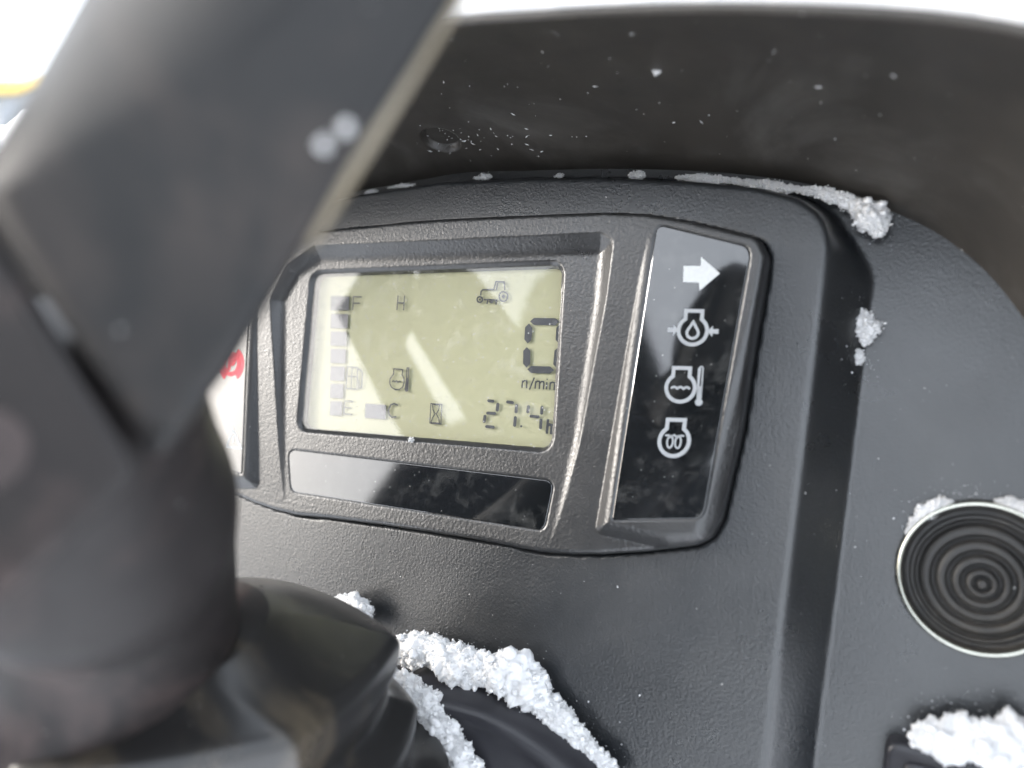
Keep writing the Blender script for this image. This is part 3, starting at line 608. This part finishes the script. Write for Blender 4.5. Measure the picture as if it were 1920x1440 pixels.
# ------------------------------------------------------------------ snow
def snow_clump(name, pts, rads, label, n_gran, flat=.6, seed=0, group='clumps of snow on the dashboard'):
    """a ragged ridge of snow along points (dash frame), with loose crystals on its skin"""
    pl_ = arr(pts); Ln = np.linalg.norm(np.diff(pl_, axis=0), axis=1).sum(); rm = float(np.mean(rads)); st_ = max(.00035, min(.0007, rm*.25))
    P4 = spline(np.column_stack([pl_, arr(rads)]), max(16, int(Ln/st_))); K = len(P4); T = np.gradient(P4[:, :3], axis=0); T /= np.linalg.norm(T, axis=1)[:, None]
    g = np.random.default_rng(seed); ns = int(np.clip(2*np.pi*rm/st_, 14, 60)); V = []
    def nz(p, s): return mnoise.noise(Vector((p[0]*s+seed*3.7, p[1]*s, p[2]*s)))
    for i in range(K):
        a = T[i]; e1 = np.cross(a, [0, 0, 1.]); e1 /= np.linalg.norm(e1)+1e-9; e2 = np.cross(e1, a)
        end = min(1, math.sqrt(max(0, 1-abs(2*i/(K-1)-1)**6))+.02)
        for t in np.linspace(0, 2*np.pi, ns, endpoint=False):
            dv = math.cos(t)*e1+flat*math.sin(t)*e2; r = P4[i, 3]*end; p = P4[i, :3]+dv*r
            k = .90+.42*nz(p, .7/rm)+.36*nz(p, 1.9/rm)+.26*nz(p, 4.5/rm)+.16*nz(p, 1300)*min(1, .004/rm)
            V.append(P4[i, :3]+dv*r*k)
    V = arr(V); F = []
    for i in range(K-1):
        for j in range(ns): k = (j+1) % ns; F += [(i*ns+j, i*ns+k, (i+1)*ns+k), (i*ns+j, (i+1)*ns+k, (i+1)*ns+j)]
    # crystals
    ph = (1+5**.5)/2; ico = arr([(-1, ph, 0), (1, ph, 0), (-1, -ph, 0), (1, -ph, 0), (0, -1, ph), (0, 1, ph), (0, -1, -ph), (0, 1, -ph), (ph, 0, -1), (ph, 0, 1), (-ph, 0, -1), (-ph, 0, 1)])/1.9
    icf = arr([(0, 11, 5), (0, 5, 1), (0, 1, 7), (0, 7, 10), (0, 10, 11), (1, 5, 9), (5, 11, 4), (11, 10, 2), (10, 7, 6), (7, 1, 8), (3, 9, 4), (3, 4, 2), (3, 2, 6), (3, 6, 8), (3, 8, 9), (4, 9, 5), (2, 4, 11), (6, 2, 10), (8, 6, 7), (9, 8, 1)]).astype(int)
    n_gran = int(n_gran*4); ids = g.integers(0, len(V), n_gran); base = len(V)
    c = P4[ids//ns, :3]; R_ = P4[ids//ns, 3]; d = V[ids]-c
    p = V[ids]+d*g.uniform(-.30, .05, n_gran)[:, None]+g.normal(size=(n_gran, 3))*.00022
    sz = np.minimum(R_*.4, .00010*g.pareto(2.2, n_gran)+.00016)[:, None]*g.uniform(.55, 1.2, (n_gran, 3))
    Q = np.linalg.qr(g.normal(size=(n_gran, 3, 3)))[0]
    X = p[:, None, :]+np.einsum('nki,nij->nkj', ico[None]*sz[:, None, :], Q)
    VV = [V, X.reshape(-1, 3)]; FF = [np.array(F), (icf[None]+base+12*np.arange(n_gran)[:, None, None]).reshape(-1, 3)]
    return tag(mesh_obj(name, np.vstack(VV), np.vstack(FF), MAT['snow'], smooth=False), label, 'snow', group)
def pts_px(l, h): return [tuple(PX(x, y, hh if False else h)) for x, y in l]
q = pts_px([(728, 1215), (770, 1222), (815, 1228), (860, 1250), (905, 1258), (960, 1268)], .004); q += pts_px([(1000, 1300), (1045, 1345), (1085, 1385), (1130, 1425), (1165, 1460)], .002)
snow_clump('snow_clump', q, [.0054, .0062, .0052, .0068, .0052, .0070, .0064, .0042, .0040, .0031, .0029], 'long white ridge of snow lying along the edge of the column cover', 3200, seed=1)
q = pts_px([(722, 1262), (750, 1285), (790, 1320), (830, 1370), (865, 1415), (905, 1465)], .013)
snow_clump('snow_clump', q, [.0030, .0048, .0054, .0060, .0056, .0050], 'white snow band between rubber boot and column cover', 2200, seed=2)
snow_clump('snow_clump', pts_px([(612, 1140), (645, 1140), (675, 1150), (692, 1172)], .002), [.003, .0045, .0048, .003], 'small snow heap behind the top pleat of the rubber boot', 800, seed=3)
LH = -.0125
snow_clump('snow_clump', pts_px([(1268, 333), (1320, 335), (1380, 340), (1440, 349), (1500, 356), (1545, 362), (1590, 378), (1620, 396), (1645, 410)], LH), [.0005, .0014, .0007, .0016, .0009, .0017, .0022, .0033, .0034], 'thin snow line in the seam between hood and panel corner', 1500, seed=4)
snow_clump('snow_clump', pts_px([(1610, 388), (1632, 402), (1645, 420), (1642, 442)], LH+.001), [.0028, .0040, .0036, .0022], 'rough snow lump below the hood at the upper right panel corner', 900, seed=5)
snow_clump('snow_clump', pts_px([(1180, 329), (1195, 328), (1208, 330)], LH), [.0006, .0014, .0007], 'tiny snow crumb in the hood seam above the display bezel', 120, seed=6)
for k, (x, y, hl_, r_) in enumerate([(696, 360, 13, .0008), (752, 349, 26, .0007), (905, 333, 17, .0011), (1048, 330, 9, .0006)]):
    snow_clump('snow_speck', pts_px([(x-hl_, y+hl_*.12), (x-hl_*.2, y), (x+hl_*.3, y-1), (x+hl_, y-hl_*.1)], LH), [r_*.3, r_*.8, r_, r_*.35], ['snow speck in the hood seam nearest the steering wheel spoke', 'second snow speck in the hood seam from the spoke', 'snow speck in the hood seam below the screw', 'snow speck in the hood seam right of the screw'][k], 60, seed=10+k)
# two snow crumbs on the wheel spoke, one flake on the hood
for k, (x, y, r_) in enumerate([(648, 240, .00055), (606, 273, .0005)]):
    c_ = RAY(x, y, .0870); snow_clump('snow_speck', [c_-CR[:, 0]*.0004, c_, c_+CR[:, 0]*.0004], [r_*.5, r_, r_*.5], ['upper round snow crumb on the steering wheel spoke', 'lower round snow crumb on the steering wheel spoke'][k], 40, seed=30+k)
dv_ = CR @ np.array([(1232-960)/FPX, (133-720)/FPX, 1.0]); dv_ /= np.linalg.norm(dv_); S_ = R3[:NT].reshape(-1, 3); c_ = S_[np.linalg.norm(np.cross(S_-CAM, dv_), axis=1).argmin()]
snow_clump('snow_speck', [c_-[.001, 0, 0], c_, c_+[.001, 0, 0]], [.0004, .0010, .0004], 'single bright snow flake stuck on the dark hood', 30, seed=33)
# snow lying on top of the hood
rr = []
for hh, bb in ((.0016, -.004), (.0030, .0012), (.0075, .0036), (.0125, .0020), (.0165, -.006), (.0180, -.022), (.0160, -.055)):
    nz_ = arr([mnoise.noise(Vector((i*.045, hh*160, 4.2)))*.0022+mnoise.noise(Vector((i*.16, hh*300, 1.2)))*.0009 for i in range(NS)])
    rr.append(B+nrm*(hh+nz_*(hh > .004))[:, None]+d*(bb+nz_*.8)[:, None])
V, F = loft(rr, close_ring=False); tag(mesh_obj('snow_cover', V, F, MAT['snow']), 'soft pale layer of snow lying on top of the hood', 'snow')
snow_clump('snow_clump', pts_px([(1617, 582), (1622, 600), (1626, 622), (1620, 645)], LOW+.002), [.0012, .0026, .0030, .0016], 'small snow lump stuck beside the panel ridge', 420, seed=7)
snow_clump('snow_clump', pts_px([(1608, 655), (1612, 668), (1609, 682)], LOW+.002), [.0008, .0014, .0006], 'snow crumb just under the lump beside the panel ridge', 120, seed=8)
snow_clump('snow_clump', pts_px([(1700, 1000), (1722, 972), (1752, 950), (1785, 940)], LOW+.0015), [.0005, .0014, .0020, .0008], 'thin snow crust on the upper left of the chrome ring', 300, flat=.5, seed=9)
snow_clump('snow_clump', pts_px([(1868, 938), (1900, 946), (1935, 962)], LOW+.0015), [.0006, .0016, .0018], 'thin snow crust on the upper right of the chrome ring', 240, flat=.5, seed=20)
snow_clump('snow_clump', pts_px([(1712, 1392), (1740, 1385), (1790, 1388), (1840, 1395), (1890, 1390), (1950, 1380)], LOW+.007), [.0026, .0052, .0056, .0056, .0066, .0080], 'melting white snow heap on the switch block', 500, seed=21)
snow_clump('snow_speck', [PX(767, 824, .0003), PX(771, 825, .0003), PX(775, 826, .0003)], [.0003, .0007, .0003], 'tiny snow crumb under the lower edge of the display', 40, seed=22)

ph_ = np.random.default_rng(5); SV, SF = [], []
Sn = R3[:NT]; 
for k in range(100):
    if k < 45: ti_ = int(np.clip(ph_.normal(ti, 9), 3, NT-4)); si_ = int(np.clip(ph_.normal(si+22, 22), 3, NS-4))
    else: ti_ = ph_.integers(4, NT-8); si_ = ph_.integers(NS//2, NS//2+260)
    o_ = Sn[ti_, si_]; a_ = Sn[ti_, si_+2]-Sn[ti_, si_-2]; a_ /= np.linalg.norm(a_); b_ = Sn[ti_+2, si_]-Sn[ti_-2, si_]; b_ /= np.linalg.norm(b_); n_ = np.cross(a_, b_); n_ *= np.sign(n_ @ (CAM-o_))
    an = ph_.uniform(0, 6.28); l_ = ph_.uniform(.0002, .0011)*(1.0 if ph_.random() < .4 else .4); w_ = ph_.uniform(.00008, .0002); dx = math.cos(an)*a_+math.sin(an)*b_; dy = np.cross(n_, dx); bb = len(SV)
    SV += [o_+n_*z_+dx*l_*x_+dy*w_*y_ for z_, x_, y_ in ((.00002, -1, 0), (.00002, 0, 1), (.00002, 1, 0), (.00002, 0, -1), (w_*1.6, 0, 0))]
    SF += [(bb, bb+1, bb+4), (bb+1, bb+2, bb+4), (bb+2, bb+3, bb+4), (bb+3, bb, bb+4)]
tag(mesh_obj('ice_slivers', SV, SF, MAT['snow'], smooth=False), 'tiny loose ice slivers and snow dust sprinkled over the dark hood', 'snow dust', kind='stuff')

gp = np.random.default_rng(11)
ico_ = arr([(1, 0, 0), (-1, 0, 0), (0, 1, 0), (0, -1, 0), (0, 0, 1), (0, 0, -1)]); icof = np.array([(0, 2, 4), (2, 1, 4), (1, 3, 4), (3, 0, 4), (2, 0, 5), (1, 2, 5), (3, 1, 5), (0, 3, 5)])
src = []
for poly_px, n_, sg in (([(728, 1200), (860, 1225), (960, 1245), (1045, 1325), (1150, 1425)], 420, .0030), ([(612, 1130), (692, 1160)], 90, .0022), ([(1600, 385), (1655, 440)], 160, .0030), ([(1620, 570), (1612, 700)], 120, .0022), ([(1700, 990), (1760, 940), (1900, 935)], 140, .0022), ([(1700, 1390), (1760, 1340), (1900, 1350)], 160, .0035), ([(900, 1080), (1400, 1200)], 90, .035), ([(1650, 700), (1750, 1250)], 70, .03)):
    q_ = spline([PX(x, y, -.004 if x < 1560 else LOW)[:2] for x, y in poly_px], 60) if len(poly_px) > 2 else np.linspace(PX(*poly_px[0], -.004 if poly_px[0][0] < 1560 else LOW)[:2], PX(*poly_px[1], -.004 if poly_px[1][0] < 1560 else LOW)[:2], 60)
    src.append(q_[gp.integers(0, 60, n_)]+gp.normal(size=(n_, 2))*sg)
src = np.vstack(src); hz_ = pod_h(src); ok_ = (sdf(src, OUT) > .001) & (hz_ > LOW-.001); src = src[ok_]; hz_ = hz_[ok_]; m_ = len(src)
sz_ = (.00007+.00005*gp.pareto(2.5, m_)).clip(0, .0004)[:, None]*gp.uniform(.5, 1.3, (m_, 3)); Q_ = np.linalg.qr(gp.normal(size=(m_, 3, 3)))[0]
X_ = np.column_stack([src, hz_+.00004])[:, None, :]+np.einsum('nki,nij->nkj', ico_[None]*sz_[:, None, :], Q_)
tag(mesh_obj('snow_powder', X_.reshape(-1, 3), (icof[None]+6*np.arange(m_)[:, None, None]).reshape(-1, 3), MAT['snow'], smooth=False), 'fine loose snow powder sprinkled on the panel around the clumps', 'snow powder', kind='stuff')

# ------------------------------------------------------------------ yellow loader far behind, upper left
lo = W(RAY(5, 205, 1.0))-W(CAM); hd = lo.copy(); dist_ = 11.0; az = math.atan2(hd[0], hd[1])
base = W(CAM)+hd/np.linalg.norm(hd[:2])*dist_; base[2] = -.1
ld = empty('yellow_loader', base, 'yellow wheel loader blurred in the bright snow beyond the steering wheel', 'loader')
def wbox(name, c, s, mat, parent, rz=0.0, bev=.04):
    x, y, z = arr(s)/2; p = rounded([(-x, -y), (x, -y), (x, y), (-x, y)], min(x, y)*.25, 3); ca, sa = math.cos(rz), math.sin(rz)
    V, F = plate(p, lambda u, v: z, 2*z, min(bev, x*.3, y*.3)); V = arr(V); V = np.column_stack([V[:, 0]*ca-V[:, 1]*sa, V[:, 0]*sa+V[:, 1]*ca, V[:, 2]])+arr(c)
    return mesh_obj(name, V, F, mat, parent, smooth=False, world_verts=True)
rz = -az+.5
def at(dx, dy, dz): return base+np.array([dx*math.cos(rz)-dy*math.sin(rz), dx*math.sin(rz)+dy*math.cos(rz), dz])
wbox('body', at(0, 0, 1.05), (2.6, 1.2, .7), MAT['yellow'], ld, rz); wbox('cab', at(.2, 0, 1.9), (1.1, 1.1, 1.1), MAT['print'], ld, rz); wbox('cab_roof', at(.2, 0, 2.52), (1.3, 1.25, .14), MAT['yellow'], ld, rz)
wbox('bucket', at(2.2, 0, .5), (.7, 1.9, .7), MAT['yellow'], ld, rz); wbox('lift_arm', at(1.5, .3, .95), (1.3, .14, .2), MAT['yellow'], ld, rz); wbox('lift_arm', at(1.5, -.3, .95), (1.3, .14, .2), MAT['yellow'], ld, rz)
for dx in (-.8, .9):
    for dy in (-.75, .75):
        t = np.linspace(0, 2*np.pi, 28, endpoint=False); rr = []
        for rad_, w_ in ((.30, -.2), (.50, -.2), (.56, -.12), (.56, .12), (.50, .2), (.30, .2)):
            rr.append(arr([at(dx+rad_*math.cos(a), dy+w_, .56+rad_*math.sin(a)) for a in t]))
        V, F = loft(rr, cap0=True, cap1=True); mesh_obj('wheel', V, F, MAT['tyre'], ld, world_verts=True, smooth=False)

# ------------------------------------------------------------------ the photographer, seen only as a dark shape in the glossy panels
def skin_body(name, joints, bones, mat, parent):
    names = list(joints); me = bpy.data.meshes.new(name); o = bpy.data.objects.new(name, me); scene.collection.objects.link(o)
    me.from_pydata([Vector(joints[k][0])-abs_loc(parent) for k in names], [(names.index(a), names.index(b)) for a, b in bones], [])
    sk = o.modifiers.new('skin', 'SKIN'); o.modifiers.new('sub', 'SUBSURF').levels = 2; o.modifiers['sub'].render_levels = 2
    for i, k in enumerate(names):
        r = joints[k][1]; me.skin_vertices[0].data[i].radius = r if isinstance(r, tuple) else (r, r)
    me.skin_vertices[0].data[0].use_root = True; me.materials.append(mat); o.parent = parent; return o
px_, py_ = -.25, -.75
per = empty('person', (px_, py_, 0.0), 'person in a black winter jacket taking the picture, mirrored darkly in the panels', 'person')
J = {'pelvis': ((px_, py_, .98), (.17, .14)), 'waist': ((px_, py_+.01, 1.12), (.17, .14)), 'chest': ((px_+.01, py_+.04, 1.36), (.20, .15)), 'neck': ((px_+.01, py_+.06, 1.55), .075), 'skull': ((px_+.02, py_+.09, 1.68), (.098, .11)), 'crown': ((px_+.02, py_+.09, 1.80), (.085, .09)),
     'shoulder_l': ((px_-.17, py_+.04, 1.46), .085), 'elbow_l': ((px_-.19, py_+.10, 1.20), .065), 'wrist_l': ((px_-.06, py_+.24, 1.14), .05), 'hand_l': ((px_-.02, py_+.30, 1.15), .04),
     'shoulder_r': ((px_+.20, py_+.06, 1.46), .085), 'elbow_r': ((px_+.30, py_+.16, 1.28), .062), 'wrist_r': ((px_+.36, py_+.34, 1.28), .046), 'hand_r': ((px_+.39, py_+.41, 1.28), .038),
     'hip_l': ((px_-.10, py_, .90), .10), 'knee_l': ((px_-.11, py_+.04, .50), .075), 'ankle_l': ((px_-.11, py_, .06), .055), 'toe_l': ((px_-.12, py_+.16, 0.0), .045),
     'hip_r': ((px_+.10, py_, .90), .10), 'knee_r': ((px_+.11, py_+.04, .50), .075), 'ankle_r': ((px_+.11, py_, .06), .055), 'toe_r': ((px_+.12, py_+.16, 0.0), .045)}
Bn = [('pelvis', 'waist'), ('waist', 'chest'), ('chest', 'neck'), ('neck', 'skull'), ('skull', 'crown')]
for sd in 'lr': Bn += [('chest', 'shoulder_'+sd), ('shoulder_'+sd, 'elbow_'+sd), ('elbow_'+sd, 'wrist_'+sd), ('wrist_'+sd, 'hand_'+sd), ('pelvis', 'hip_'+sd), ('hip_'+sd, 'knee_'+sd), ('knee_'+sd, 'ankle_'+sd), ('ankle_'+sd, 'toe_'+sd)]
skin_body('body', J, Bn, MAT['jacket'], per)
